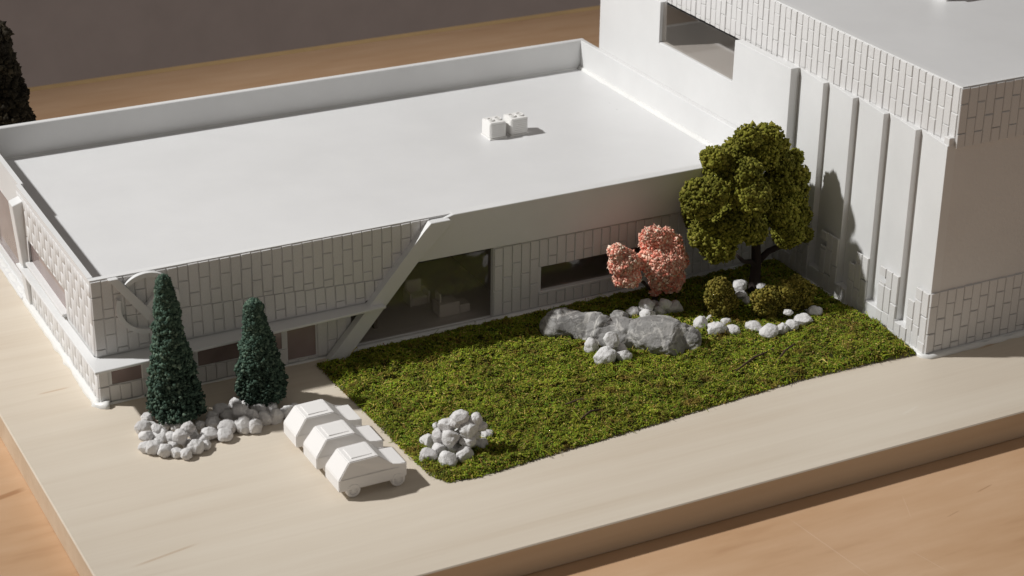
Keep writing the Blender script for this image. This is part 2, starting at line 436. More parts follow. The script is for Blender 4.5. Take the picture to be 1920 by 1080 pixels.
prism(bm, [(-.02, 1.83, .0), (-.085, 1.83, .90), (.0, 1.83, .93), (.03, 1.83, .0)], (0, .13, 0)); bevel(bm, .005)
finish(bm, 'fin', WHITE, A)
boxpart('plinth', (-.05, .03, 2.0, D, 0, .03), WHITE, A, .01)
bead('glue_seam', [(-.012, D, .004), (-.012, 0, .004)], .035, A, .5)
bead('glue_seam', [(-.03, .02, .002), (.0, -.03, .002), (.06, -.05, .0)], .045, A, .6)

# --- front wall, left part (faces -y)
bm = bmesh.new()
prism(bm, [(.0, .0, .36), (2.08, .0, .36), (2.66, .0, .96), (2.92, .0, .97), (2.92, .0, .9985), (.0, .0, .9985)], (0, .048, 0))
fw = finish(bm, 'front_wall', WHITE, A)
def seam(x): return .69 - .058 * x
seamf = lambda u: seam(u)
def beam_left(z): return 1.80 + (z - .05) * (2.66 - 1.80) / .95          # left edge of the beam on the facade
xmax_at = lambda z: beam_left(z) + .10
up_lo = lambda u: max(seam(u), .05 + (u - .06 - 1.80) * .95 / .86) + .004
NBR = brick_field(fw, (.0, .0, 0), (0, -1, 0), (0, 0, 1), 2.75, up_lo, .992, .125)
# flared lower band
bm = bmesh.new()
x1 = 2.45
FLY, FLZ = -.014, .395
prism(bm, [(.0, .0, seam(0)), (.0, FLY, FLZ), (.0, .0, FLZ)], (.001, 0, 0)); bm.clear()
a0, a1 = bm.verts.new((0.002, 0, seam(0))), bm.verts.new((2.33, 0, seam(2.33)))
b0, b1 = bm.verts.new((0.002, FLY, FLZ)), bm.verts.new((2.11, FLY, FLZ))
c0, c1 = bm.verts.new((0.002, .03, FLZ)), bm.verts.new((2.11, .03, FLZ))
for f in ((a0, b0, b1, a1), (b0, c0, c1, b1), (a0, c0, b0), (a1, b1, c1), (a0, a1, c1, c0)): bm.faces.new(f)
fl = finish(bm, 'flared_band', WHITE, A)
hh = math.hypot(.64 - FLZ, FLY)
vdir = Vector((0, -FLY, .64 - FLZ)).normalized(); ndir = Vector((0, -vdir.z, vdir.y))
fl_top = lambda u: min((seam(u) - FLZ) / vdir.z + .004, 10)
fl_lo = lambda u: max(.012, (.05 + (u - .06 - 1.80) * .95 / .86 - FLZ) / vdir.z)
NBR += brick_field(fl, (.0, FLY, FLZ), ndir, vdir, 2.44, fl_lo, fl_top, .13, phase=1)
# lower wall with windows
LW = [(.105, .345, .145, .37), (.765, 1.43, .145, .37), (1.475, 1.705, .035, .37)]
bm = bmesh.new()
xs = [.0] + [q for w in LW for q in w[:2]] + [2.0]
for i in range(0, len(xs), 2): box(bm, xs[i], xs[i + 1], .0, .04, 0, .395)
for (a, b, c, d) in LW: box(bm, a, b, .0, .04, 0, c); box(bm, a, b, .0, .04, d, .395)
lf = finish(bm, 'lower_front_wall', WHITE, A)
NBR += brick_field(lf, (.0, .0, 0), (0, -1, 0), (0, 0, 1), 1.96, .012, .372, .231, rects=[(a, b, c, d) for a, b, c, d in LW])
for (a, b, c, d) in LW: boxpart('window_pane', (a, b, .004, .009, c, d), FILM, lf, 0)
# ledge
bm = bmesh.new()
prism(bm, [(-.075, -.235, .372), (2.24, -.135, .372), (2.24, .0, .372), (-.01, .0, .372), (-.01, 1.96, .338), (-.075, 1.96, .338)], (0, 0, .020)); bevel(bm, .004)
finish(bm, 'ledge', WHITE, A)
# interior
bm = bmesh.new(); box(bm, .05, LA - .09, .06, 2.2, .004, .012); finish(bm, 'floor', FLOORW, A)
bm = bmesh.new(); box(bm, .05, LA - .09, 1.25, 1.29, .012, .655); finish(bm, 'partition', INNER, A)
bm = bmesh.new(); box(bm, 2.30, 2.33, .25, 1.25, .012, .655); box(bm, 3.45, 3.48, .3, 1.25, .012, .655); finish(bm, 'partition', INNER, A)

# --- slanted beam and header
def P2(x, z, y): return (x, y, z)
bm = bmesh.new()
prism(bm, [P2(2.56, .655, -.035), P2(LA - .04, .635, -.035), P2(LA - .04, 1.0, -.035), P2(2.86, 1.0, -.035), P2(2.735, .968, -.035)], (0, .085, 0)); bevel(bm, .004)
finish(bm, 'header_panel', WHITE, A)
bm = bmesh.new()
prism(bm, [P2(1.765, .0, -.10), P2(1.93, .0, -.10), P2(2.535, .675, -.075), P2(2.835, .955, -.075), P2(2.815, .980, -.075), P2(2.650, .980, -.075), P2(2.600, .930, -.075)], (0, .074, 0)); bevel(bm, .004)
finish(bm, 'slanted_beam', WHITE, A)
# --- display window
boxpart('display_window', (1.99, 3.232, .045, .051, .025, .605), GLASS, A, 0)
boxpart('window_frame', (1.96, 3.225, .03, .07, .0, .026), WHITE, A, .004)
# --- right brick wall
RX0, RX1 = 3.225, LA - .04
WX0, WX1, RZ0, RZ1 = 3.655, 4.72, .165, .385
bm = bmesh.new()
box(bm, RX0, WX0, .0, .045, 0, .66); box(bm, WX1, RX1, .0, .045, 0, .66); box(bm, WX0, WX1, .0, .045, 0, RZ0); box(bm, WX0, WX1, .0, .045, RZ1, .66)
rw = finish(bm, 'brick_front_wall', WHITE, A)
NBR += brick_field(rw, (RX0, .0, 0), (0, -1, 0), (0, 0, 1), RX1 - RX0, .04, .632, .16, rects=[(WX0 - RX0, WX1 - RX0, RZ0, RZ1)])
boxpart('window_pane', (WX0, WX1, .030, .036, RZ0, RZ1), GLASS, rw, 0)
boxpart('window_sill', (WX0, WX1, -.012, .044, RZ0 - .012, RZ0 + .006), WHITE, rw, .003)
boxpart('plinth', (1.9, RX1, -.032, .0, .0, .034), WHITE, A, .008)
bead('glue_seam', [(1.9, -.036, .012), (RX1, -.036, .012)], .018, A, .6)
bead('glue_seam', [(.02, -.018, .0), (1.78, -.018, .0)], .014, A, .6)

# --- emblem: ring in two arcs crossed by a V
EC, ER, EW = (.405, .762), .238, .034
def arc(a0, a1, n=26, y0=-.046, y1=-.008):
    bm = bmesh.new(); R = []
    for i in range(n + 1):
        a = math.radians(a0 + (a1 - a0) * i / n)
        q = []
        for r, y in ((ER, y0), (ER - EW, y0), (ER - EW, y1), (ER, y1)):
            x, z = EC[0] + r * math.cos(a), EC[1] + r * math.sin(a)
            if z < .66: y += FLY * (.66 - z) / (.66 - FLZ)
            q.append(bm.verts.new((x, y, z)))
        R.append(q)
    for i in range(n):
        for k in range(4): bm.faces.new((R[i][k], R[i][(k + 1) % 4], R[i + 1][(k + 1) % 4], R[i + 1][k]))
    bm.faces.new(R[0]); bm.faces.new(R[-1][::-1]); return bm
em = finish(arc(54, 132), 'emblem', WHITE, A)
prop(em, label='raised ring emblem crossed by a V on the shaded brick wall')
finish(arc(164, 376), 'emblem_arc', WHITE, em)
bm = bmesh.new()
prism(bm, [P2(.125, 1.0, -.056), P2(.195, 1.0, -.056), P2(.385, .748, -.056), P2(.425, .70, -.060), P2(.40, .625, -.066), P2(.38, .645, -.064)], (0, .045, 0)); bevel(bm, .003)
finish(bm, 'emblem_stroke', WHITE, em)
bm = bmesh.new()
prism(bm, [P2(.385, .742, -.054), P2(.43, .69, -.056), P2(.560, .845, -.054), P2(.515, .875, -.054)], (0, .042, 0)); bevel(bm, .003)
finish(bm, 'emblem_stroke', WHITE, em)

# --- reception furniture inside the display window (loose pieces)
t = thing('reception_desk', (2.98, .30, .012), 'small white reception desk seen through the tall display window', 'desk')
boxpart('counter', (2.85, 3.03, .20, .34, .012, .125), PLASTER, t, .006)
boxpart('side_counter', (3.032, 3.13, .21, .33, .012, .085), PLASTER, t, .006)
boxpart('screen', (2.87, 2.885, .24, .33, .1255, .20), PLASTER, t, .004)
t = thing('waiting_chair', (2.80, .55, .012), 'pale model armchair behind the reception desk', 'chair')
boxpart('seat', (2.74, 2.88, .48, .60, .012, .09), PLASTER, t, .01)
boxpart('backrest', (2.74, 2.88, .601, .64, .012, .19), PLASTER, t, .01)
boxpart('armrest', (2.72, 2.739, .48, .62, .012, .13), PLASTER, t, .005)
boxpart('armrest', (2.881, 2.90, .48, .62, .012, .13), PLASTER, t, .005)

# --- air conditioners on the roof
def ac_unit(x, y, w, d, h, label):
    z0 = .72
    t = thing('rooftop_air_conditioner', (x, y, z0), label, 'air conditioner', 'air conditioners on the low roof')
    boxpart('base', (x - w / 2 - .008, x + w / 2 + .008, y - d / 2 - .008, y + d / 2 + .008, z0, z0 + .012), PLASTER, t, .002)
    bm = bmesh.new(); box(bm, x - w / 2, x + w / 2, y - d / 2, y + d / 2, z0 + .012, z0 + h); bevel(bm, .006, 2); finish(bm, 'casing', PLASTER, t)
    bm = bmesh.new()
    for k in range(7):
        z = z0 + .03 + k * (h - .055) / 6
        box(bm, x - w / 2 + .012, x + w / 2 - .012, y - d / 2 - .005, y - d / 2 + .004, z - .004, z + .004)
        box(bm, x - w / 2 - .005, x - w / 2 + .004, y - d / 2 + .012, y + d / 2 - .012, z - .004, z + .004)
    finish(bm, 'louvres', PLASTER, t)
    for s in (-1, 1):
        bm = bmesh.new(); cx = x + s * w * .235; r1, r0 = w * .20, w * .15; R = []
        for k in range(20):
            a = 2 * math.pi * k / 20
            R.append([bm.verts.new((cx + r * math.cos(a), y + r * 1.3 * math.sin(a), z)) for r, z in ((r1, z0 + h - .002), (r1, z0 + h + .012), (r0, z0 + h + .012), (r0, z0 + h - .002))])
        for k in range(20):
            for j in range(4): bm.faces.new((R[k][j], R[k][(j + 1) % 4], R[(k + 1) % 20][(j + 1) % 4], R[(k + 1) % 20][j]))
        f = finish(bm, 'fan_ring', PLASTER, t)
        bm = bmesh.new()
        for a in (.5, 2.07):
            dx, dy = math.cos(a) * r0, math.sin(a) * r0 * 1.3
            prism(bm, [(cx - dx - dy * .06, y - dy + dx * .06, z0 + h), (cx - dx + dy * .06, y - dy - dx * .06, z0 + h), (cx + dx + dy * .06, y + dy - dx * .06, z0 + h), (cx + dx - dy * .06, y + dy + dx * .06, z0 + h)], (0, 0, .008))
        finish(bm, 'fan_blade', PLASTER, f)
ac_unit(4.25, 2.015, .155, .17, .155, 'white rooftop air conditioner whose shadow falls on its twin beside it')
ac_unit(4.465, 2.015, .165, .16, .16, 'white rooftop air conditioner whose shadow falls on the bare low roof')

# ================================================================== TALL BLOCK (building B)
B = thing('tall_block_building', (7.6, .5, 0), 'tall white model block with brick fascia and ribbed side wall', 'building')
XR = 9.3
HW, HF0, HF1 = 1.745, 1.72, 2.195
FX0 = LA + .072                                   # fascia backing plane
boxpart('roof', (FX0 + .03, XR, -FB + .02, 3.0, 2.12, 2.165), ROOF, B, 0)
bm = bmesh.new()
BW = (.765, 1.985, 1.36)
prism(bm, [(LA - .034, -.07, 0), (LA - .034, 3.06, 0), (LA - .034, 3.06, HW), (LA - .034, BW[1], HW), (LA - .034, BW[1], BW[2]), (LA - .034, BW[0], BW[2]), (LA - .034, BW[0], HW), (LA - .034, -.07, HW)], (.074, 0, 0))
bevel(bm, .003)
sw = finish(bm, 'side_wall', WHITE, B)
boxpart('wall_return', (LA + .0405, LA + .10, -.0695, .25, 0, HW - .003), WHITE, sw, 0)
boxpart('window_pane', (LA - .002, LA + .004, BW[0] + .001, BW[1] - .001, BW[2], HW - .01), GLASS, sw, 0)
boxpart('window_sill', (LA - .026, LA + .04, BW[0] + .001, BW[1] - .001, BW[2] - .012, BW[2] + .008), WHITE, sw, .003)
boxpart('back_wall', (LA + .041, XR, 2.98, 3.06, 0, 2.12), WHITE, B, 0)
rwall = boxpart('shaded_front_wall', (LA + .012, XR, -FB, -FB + .06, 0, 1.80), STUCCO, B, .004)
boxpart('interior_floor', (LA + .0405, XR - .1, .26, 2.97, 1.28, 1.33), FLOORW, B, 0)
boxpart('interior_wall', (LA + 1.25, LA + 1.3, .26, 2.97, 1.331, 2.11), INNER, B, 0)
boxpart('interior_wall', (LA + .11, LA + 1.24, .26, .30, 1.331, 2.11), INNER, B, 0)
# fascia
bm = bmesh.new()
box(bm, FX0, FX0 + .05, -FB - .012, 3.05, HF0, HF1); fs = finish(bm, 'side_fascia', WHITE, B)
NB2 = brick_field(fs, (FX0, 2.42, 0), (-1, 0, 0), (0, 0, 1), 2.42 + FB + .002, HF0 - .004, HF1 - .006, .094, cw=.0795, bl=.232, bt=.012)
boxpart('fascia_continuation', (FX0 - .018, FX0, 2.425, 3.05, HF0, HF1 - .006), BRICKM, fs, 0)
bm = bmesh.new()
box(bm, FX0 + .0505, XR, -FB - .012, -FB + .03, HF0, HF1); ff = finish(bm, 'front_fascia', WHITE, B)
NB2 += brick_field(ff, (FX0 - .015, -FB - .012, 0), (0, -1, 0), (0, 0, 1), 1.14, HF0 - .004, HF1 - .008, .125, cw=.0815, bl=.232, bt=.012)
# sawtooth ribs: each panel stands proud at its front end
ys = [-.07, -.472, -.868, -1.266, -1.660, -FB + .0]
for i in range(5):
    bm = bmesh.new()
    ya, yb = ys[i] - .0005, ys[i + 1] + .0005
    if i == 4: yb = -FB - .001
    prism(bm, [(LA + .056, ya, .0), (LA + .0, yb, .0), (LA + .085, yb, .0), (LA + .085, ya, .0)], (0, 0, HW - .004)); bevel(bm, .002)
    o = finish(bm, 'rib_panel', WHITE, B)
    # plinth under the recess
    bm = bmesh.new(); box(bm, LA - .012, LA + .06, yb + .001, ya - .001, 0, .145 + .012 * (i % 2)); bevel(bm, .004)
    finish(bm, 'rib_plinth', WHITE, o)
    # bricks clinging to the proud end, toothed towards the recess
    ph = i % 2
    top = .528 + random.uniform(-.008, .008)
    brick_field(o, (LA - .003, yb + .163, 0), (-1, 0, 0), (0, 0, 1), .162, .012, top, .094 + .05 * ph, cw=.081, bl=.22)
    brick_field(o, (LA - .003, yb + .244, 0), (-1, 0, 0), (0, 0, 1), .081, .012, .528 if ph else .40, .15, cw=.081, bl=.22, rects=[(0, 1, .40, .45)] if ph else ())
    if i in (0, 2, 4):
        brick_field(o, (LA - .012, ya - .004, 0), (-1, 0, 0), (0, 0, 1), .155, .012, .15, .3, bt=.010)
# base bricks on the shaded front wall
NB2 += brick_field(rwall, (LA - .006, -FB, 0), (0, -1, 0), (0, 0, 1), 1.14, .028, .542, .118, cw=.0815, bl=.232, bt=.014)
boxpart('plinth', (LA - .01, XR, -FB - .024, -FB - .001, 0, .03), WHITE, B, .006)
bead('glue_seam', [(LA - .01, -.4, .004), (LA - .02, -FB, .004), (LA + .02, -FB - .035, .0), (LA + 1.6, -FB - .035, .0)], .03, B, .5)
# rooftop vent on the tall block (only its foot is in the picture)
t = thing('roof_vent', (7.45, -.12, 2.165), 'small white vent on the roof of the tall block', 'vent')
boxpart('housing', (7.34, 7.56, -.20, -.02, 2.165, 2.30), PLASTER, t, .008)
boxpart('lid', (7.32, 7.58, -.22, 0, 2.301, 2.32), PLASTER, t, .004)
print('bricks A', NBR, 'B', NB2)

# ================================================================== CARS
def make_car(x, y, label):
    t = thing('model_car', (x, y, 0), label, 'car', 'white model cars parked beside the moss lawn')
    L, Wd = .5, .245
    h = Wd / 2
    prof = [(0, .058), (0, .15), (.082, .268), (.29, .272), (.395, .180), (.5, .170), (.5, .068), (.47, .058)]
    bm = bmesh.new()
    a = [bm.verts.new((x + p, y - h, z)) for p, z in prof]; b = [bm.verts.new((x + p, y + h, z)) for p, z in prof]
    n = len(prof); bm.faces.new(a); bm.faces.new(b[::-1])
    for i in range(n): bm.faces.new((a[i], a[(i + 1) % n], b[(i + 1) % n], b[i]))
    for v in bm.verts:                                # tumblehome
        if v.co.z > .22: v.co.y = y + (v.co.y - y) * .90
    bevel(bm, .006, 2)
    body = finish(bm, 'body', CARM, t)
    bm = bmesh.new(); box(bm, x + .115, x + .265, y - .072, y + .072, .262, .2752); bevel(bm, .002); finish(bm, 'roof_panel', CARM, body)
    bm = bmesh.new()
    for s in (-1, 1): box(bm, x + .02, x + .44, y + s * (h + .0005), y + s * (h + .0022), .143, .149)
    finish(bm, 'belt_line', CARM, body)
    for wx in (.105, .435):
        for s in (-1, 1):
            bm = bmesh.new(); R = []
            yo, yi = y + s * (h + .003), y + s * (h - .03)
            for k in range(24):
                c, sn = math.cos(2 * math.pi * k / 24), math.sin(2 * math.pi * k / 24)
                R.append([bm.verts.new((x + wx + r * c, yy, .052 + r * sn)) for r, yy in ((.046, yi), (.052, yi), (.052, yo - s * .006), (.047, yo), (.034, yo), (.031, yo - s * .008))])
            for k in range(24):
                for j in range(5): bm.faces.new((R[k][j], R[k][j + 1], R[(k + 1) % 24][j + 1], R[(k + 1) % 24][j]))
            bm.faces.new([r[5] for r in R]); bm.faces.new([r[0] for r in R])
            w = finish(bm, 'wheel', CARM, t)
            bm = bmesh.new()
            for k in range(4):
                aa = k * math.pi / 4
                dx, dz = math.cos(aa) * .03, math.sin(aa) * .03
                prism(bm, [(x + wx - dx - dz * .14, yo - s * .008, .052 - dz + dx * .14), (x + wx - dx + dz * .14, yo - s * .008, .052 - dz - dx * .14), (x + wx + dx + dz * .14, yo - s * .008, .052 + dz - dx * .14), (x + wx + dx - dz * .14, yo - s * .008, .052 + dz + dx * .14)], (0, s * (.004 + .0004 * k), 0))
            finish(bm, 'rim', CARM, w)
for (px, py), lab in (((636, 924.7), 'white model car in full view beside its long shadow on the bare board'),
                      ((594, 881), 'white model car parked in the middle, between two identical cars'),
                      ((556, 840), 'white model car of the row of three closest to the conifers')):
    g = G(px, py, .06); make_car(g.x, g.y + .1225, lab)

# ================================================================== PEBBLES
def pebble_mesh(seed, r3, angular=.35):
    bm = bmesh.new(); bmesh.ops.create_icosphere(bm, subdivisions=4, radius=1)
    rd = random.Random(seed); o = Vector((rd.uniform(-50, 50), rd.uniform(-50, 50), rd.uniform(-50, 50)))
    planes = []
    for k in range(7):
        n = Vector((rd.gauss(0, 1), rd.gauss(0, 1), rd.gauss(0, 1))).normalized(); planes.append((n, rd.uniform(.72, .95)))
    for v in bm.verts:
        p = v.co.normalized()
        r = 1 + .20 * noise.noise(p * 1.3 + o) + .12 * noise.noise(p * 2.9 + o) + .055 * noise.noise(p * 6 + o) + .03 * noise.noise(p * 12 + o)
        c = p * r
        for n, d in planes:
            k = c.dot(n) - d
            if k > 0: c = c - n * k * (.55 + angular)
        v.co = Vector((c.x * r3[0], c.y * r3[1], c.z * r3[2])) * S
    me = bpy.data.meshes.new('pebble'); bm.to_mesh(me); bm.free()
    me.polygons.foreach_set('use_smooth', [True] * len(me.polygons))
    return me
def pebble(px, py, rpx, z, asp, label, group, seed, name='pebble'):
    """centre seen at pixel (px,py), half width rpx pixels, centre height z"""
    p = G(px, py, z); r = rpx / ppu(p)
    if z < r * 1.2: p = G(px, py, r * .78); zc = r * .78
    rd = random.Random(seed)
    r *= 1.07
    me = pebble_mesh(seed, (r * 1.03, r * rd.uniform(.85, 1.1), r * asp))
    o = link(name, me, PEBBLE, None, p); o.rotation_euler.z = rd.uniform(-.5, .5); o.rotation_euler.y = rd.uniform(-.25, .25)
    return prop(o, label, 'stone', group)
sid = 100
def cluster(lst, ox, oy, k, label, group, z=0):
    global sid
    for e in lst:
        sid += 1
        lb = e[5] if len(e) > 5 else label
        x, y, r = e[:3]; asp = e[3] if len(e) > 3 else .9; zz = e[4] if len(e) > 4 else z
        pebble(ox + x * k, oy + y * k, r * k, zz, asp, lb, group, sid)
cluster([(225, 580, 45), (190, 645, 62), (300, 655, 40, .9, .09), (215, 710, 50, .9, .06), (325, 705, 62, .9, .06), (205, 795, 48), (275, 795, 62), (360, 815, 60), (445, 835, 45), (520, 845, 46), (405, 715, 42, .9, .07), (470, 715, 58, .9, .11), (530, 650, 55, .9, .12),
         (590, 790, 62), (640, 740, 48, .9, .05), (665, 780, 40), (690, 690, 62, .75), (620, 630, 38), (580, 720, 40), (250, 640, 45), (350, 640, 42), (440, 640, 45), (300, 750, 42, .8), (420, 770, 40, .8), (520, 765, 42, .8), (560, 690, 40)],
        220, 640, .25, 'rough white pebble in the ring around the taller conifer', 'pebbles ringing the taller conifer')
cluster([(775, 512, 58), (715, 560, 45), (720, 612, 52, .95), (835, 560, 55, .9, .05), (885, 472, 50, 1.1), (925, 525, 58, .9, .10), (1010, 545, 47, .9, .08), (830, 635, 68, .7), (805, 700, 58, .8), (945, 632, 62, 1.15), (1030, 640, 55, 1.05), (1110, 580, 52, 1.2), (1195, 565, 55, 1.2), (1280, 530, 55), (1330, 495, 38), (960, 480, 45), (1060, 510, 50), (1150, 500, 45)],
        220, 640, .25, 'smooth white pebble in the heap around the shorter conifer', 'pebbles around the shorter conifer')
cluster([(1285, 515, 55, 1, .05), (1295, 615, 68, .8), (1435, 650, 66, .9), (1565, 612, 66, .95), (1690, 535, 52, .95), (1725, 465, 50, .9), (1375, 565, 52, .95, .06), (1480, 565, 55, .9, .06), (1590, 508, 55, .9, .12), (1375, 470, 55, 1.1, .13), (1460, 485, 64, 1.1, .15), (1640, 455, 46, .9, .14), (1590, 415, 72, .9, .20), (1430, 385, 58, .9, .22), (1350, 400, 26, 1.2, .16, 'smallest white pebble, wedged high in the mound by the cars'), (1500, 370, 45, .9, .25), (1530, 330, 66, .75, .28, 'broad white pebble on the very top of the mound by the cars'), (1645, 345, 50, .9, .26), (1690, 395, 45, .9, .2), (1520, 470, 60, 1, .1), (1640, 520, 50, 1, .06), (1400, 520, 50, 1, .08)],
        480, 700, .25, 'pitted white pebble piled in the mound on the moss beside the cars', 'pebble mound on the moss by the cars', .04)
cluster([(1150, 820, 50, .8, 0, 'pitted white pebble lying apart from the others at the pink tree'), (1250, 768, 56, .85, .10), (1260, 845, 58, .85), (1350, 812, 48, 1), (1385, 765, 50, .9, .09), (1452, 792, 60, .95), (1310, 770, 45, .9, .04)],
        900, 380, .25, 'pale pebble at the foot of the pink tree', 'pebbles under the pink tree')
cluster([(700, 425, 62, 1.2), (875, 365, 66, 1.1, .16, 'pointed white pebble resting on top of the heap against the boulder'), (815, 505, 100, .78, 0, 'largest white pebble of the heap against the grey boulder'), (955, 440, 48, .95, .08), (980, 505, 68, .85)],
        960, 560, .213, 'white pebble leaning against the front of the grey boulder', 'pebbles against the grey boulder')
cluster([(160, 780, 85, 1.4, 0, 'tall white pebble standing upright beside the grey boulder end of the row'), (385, 832, 125, .75), (600, 848, 92, .8), (510, 740, 70, .8), (290, 690, 55, .8), (875, 812, 105, .8), (1070, 866, 118, .72, 0, 'widest white pebble in the middle of the curved row before the shrubs'), (1265, 835, 78, 1.1), (1385, 792, 92, .85), (1530, 712, 108, .7), (1685, 612, 95, .8, 0, 'white pebble ending the curved row towards the ribbed wall'), (1545, 592, 55, .8), (1330, 610, 62, .7, .1)],
        1290, 500, .1406, 'white pebble in the curved row in front of the olive shrubs', 'pebble row in front of the shrubs')
cluster([(690, 255, 92, .9, .09), (715, 385, 82, .75), (790, 475, 72, .85), (975, 262, 62, .75, .08), (1120, 330, 50, .7)],
        1290, 500, .1406, 'white stone lying against the dark trunk of the big tree', 'stones at the trunk of the big tree')

# ================================================================== BIG ROCK
def boulder():
    FACETS = []
    rd = random.Random(5)
    for n_, pt in (((-.35, -.55, .75), (4.10, -1.02, .20)), ((.25, -.85, .45), (4.20, -1.17, .10)), ((.1, .1, .98), (4.16, -.95, .222)),
                   ((-.2, -.75, .62), (3.66, -.58, .13)), ((-.1, .2, .97), (3.75, -.55, .185)), ((-.8, -.2, .55), (3.46, -.42, .10))):
        n_ = Vector(n_).normalized(); FACETS.append((n_, n_.dot(Vector(pt)), Vector(pt)))
    blobs = [((3.63, -.46, .07), (.21, .15, .13), -.55), ((3.77, -.62, .085), (.19, .15, .13), -.6), ((3.95, -.78, .06), (.22, .17, .11), -.6),
             ((4.17, -.98, .10), (.24, .19, .155), -.5), ((4.27, -1.08, .075), (.20, .18, .13), -.4), ((4.03, -.63, .10), (.085, .07, .085), 0)]
    bm = bmesh.new()
    for c, r, a in blobs:
        bmesh.ops.create_icosphere(bm, subdivisions=3, radius=1, matrix=Matrix.Translation(c) @ Matrix.Rotation(a, 4, 'Z') @ Matrix.Diagonal((r[0], r[1], r[2], 1)))
    me = bpy.data.meshes.new('tmp'); bm.to_mesh(me); bm.free()
    o = bpy.data.objects.new('tmp', me); col.objects.link(o)
    md = o.modifiers.new('r', 'REMESH'); md.mode = 'VOXEL'; md.voxel_size = .0125
    dg = bpy.context.evaluated_depsgraph_get(); dg.update()
    ev = o.evaluated_get(dg); m2 = bpy.data.meshes.new_from_object(ev)
    bpy.data.objects.remove(o)
    bm = bmesh.new(); bm.from_mesh(m2)
    bmesh.ops.smooth_vert(bm, verts=bm.verts, factor=.5, use_axis_x=True, use_axis_y=True, use_axis_z=True)
    bmesh.ops.smooth_vert(bm, verts=bm.verts, factor=.5, use_axis_x=True, use_axis_y=True, use_axis_z=True)
    bm.normal_update(); new = []
    for v in bm.verts:
        p = v.co
        q = Vector((p.x * 5.5 + p.y * 2, p.y * 5.5 - p.x * 2, p.z * 9))
        d1 = noise.noise(q * .9 + Vector((3, 9, 1)))
        cell = noise.voronoi(q * 1.1, distance_metric='DISTANCE')[0]
        fac = (cell[1] - cell[0])
        cr = 1 - min(1, abs(noise.noise(q * 1.15 + Vector((7, 2, 4)))) / .10)        # a few sharp clefts
        d = .030 * d1 - .014 * cr + .012 * abs(noise.noise(q * 2.6)) + .007 * abs(noise.noise(q * 6)) + .004 * noise.noise(q * 8) + .002 * noise.noise(q * 19)
        c = p + v.normal * d
        for n_, dd_, pt in FACETS:
            k = c.dot(n_) - dd_
            w = max(0, min(1, (.20 - (c - pt).length) / .05))
            if k > 0: c = c - n_ * k * .85 * w
        new.append(c)
    for v, c in zip(bm.verts, new): v.co = c
    return bm
bo = finish(boulder(), 'boulder', ROCK, None, True)
prop(bo, 'large long grey limestone rock lying on the moss lawn', 'rock')

# ================================================================== FOAM FOLIAGE
def rot_batch(n):
    q = rng.normal(size=(n, 4)); q /= np.linalg.norm(q, axis=1)[:, None]
    w, x, y, z = q.T
    return np.stack([np.stack([1 - 2 * (y * y + z * z), 2 * (x * y - z * w), 2 * (x * z + y * w)], -1),
                     np.stack([2 * (x * y + z * w), 1 - 2 * (x * x + z * z), 2 * (y * z - x * w)], -1),
                     np.stack([2 * (x * z - y * w), 2 * (y * z + x * w), 1 - 2 * (x * x + y * y)], -1)], 1)
OV = np.array([(1, 0, 0), (-1, 0, 0), (0, 1, 0), (0, -1, 0), (0, 0, 1), (0, 0, -1)], float)
OF = np.array([(0, 2, 4), (2, 1, 4), (1, 3, 4), (3, 0, 4), (2, 0, 5), (1, 2, 5), (3, 1, 5), (0, 3, 5)])
def crumbs(P, s0, s1, asp=(.6, .6, 1.4)):
    n = len(P)
    V = OV[None] * rng.uniform(.6, 1.3, (n, 6, 1)) * rng.uniform(asp[0], asp[2], (n, 1, 3))
    V = V * rng.uniform(s0, s1, (n, 1, 1))
    V = np.einsum('nij,nkj->nki', rot_batch(n), V) + P[:, None, :]
    F = OF[None] + 6 * np.arange(n)[:, None, None]
    return V.reshape(-1, 3), F.reshape(-1, 3)
def sphere_pts(n):
    d = rng.normal(size=(n, 3)); return d / np.linalg.norm(d, axis=1)[:, None]
def lobed(name, lobes, material, parent, dens, s0, s1, inner=.84, rough=.10, freq=14, asp=(.6, .6, 1.4), clumps=.0):
    Ps = []; bm = bmesh.new()
    for (c, r) in lobes:
        c = np.array(c); n = int(dens * r * r)
        d = sphere_pts(n)
        f = np.array([noise.noise(Vector((c + dd * r) * freq)) + .5 * noise.noise(Vector((c + dd * r) * freq * 2.3)) for dd in d])
        rr = r * (1 + rough * f) * rng.uniform(.93, 1.03, n)
        Ps.append(c + d * rr[:, None])
        q = bmesh.ops.create_icosphere(bm, subdivisions=3, radius=r * inner, matrix=Matrix.Translation(c))['verts']
        for v in q:
            dd = (v.co - Vector(c)).normalized()
            v.co = Vector(c) + dd * r * inner * (1 + rough * noise.noise((Vector(c) + dd * r) * freq))
    P = np.concatenate(Ps)
    # drop crumbs buried in other lobes
    keep = np.ones(len(P), bool)
    for (c, r) in lobes: keep &= np.linalg.norm(P - np.array(c), axis=1) > r * .80
    P = P[keep]
    V, F = crumbs(P, s0, s1, asp)
    bm.verts.index_update(); bm.faces.ensure_lookup_table()
    iv = np.array([v.co[:] for v in bm.verts]); jf = np.array([[v.index for v in f.verts] for f in bm.faces]); bm.free()
    return raw(name, np.concatenate([iv, V]), np.concatenate([jf, F + len(iv)]), material, parent)

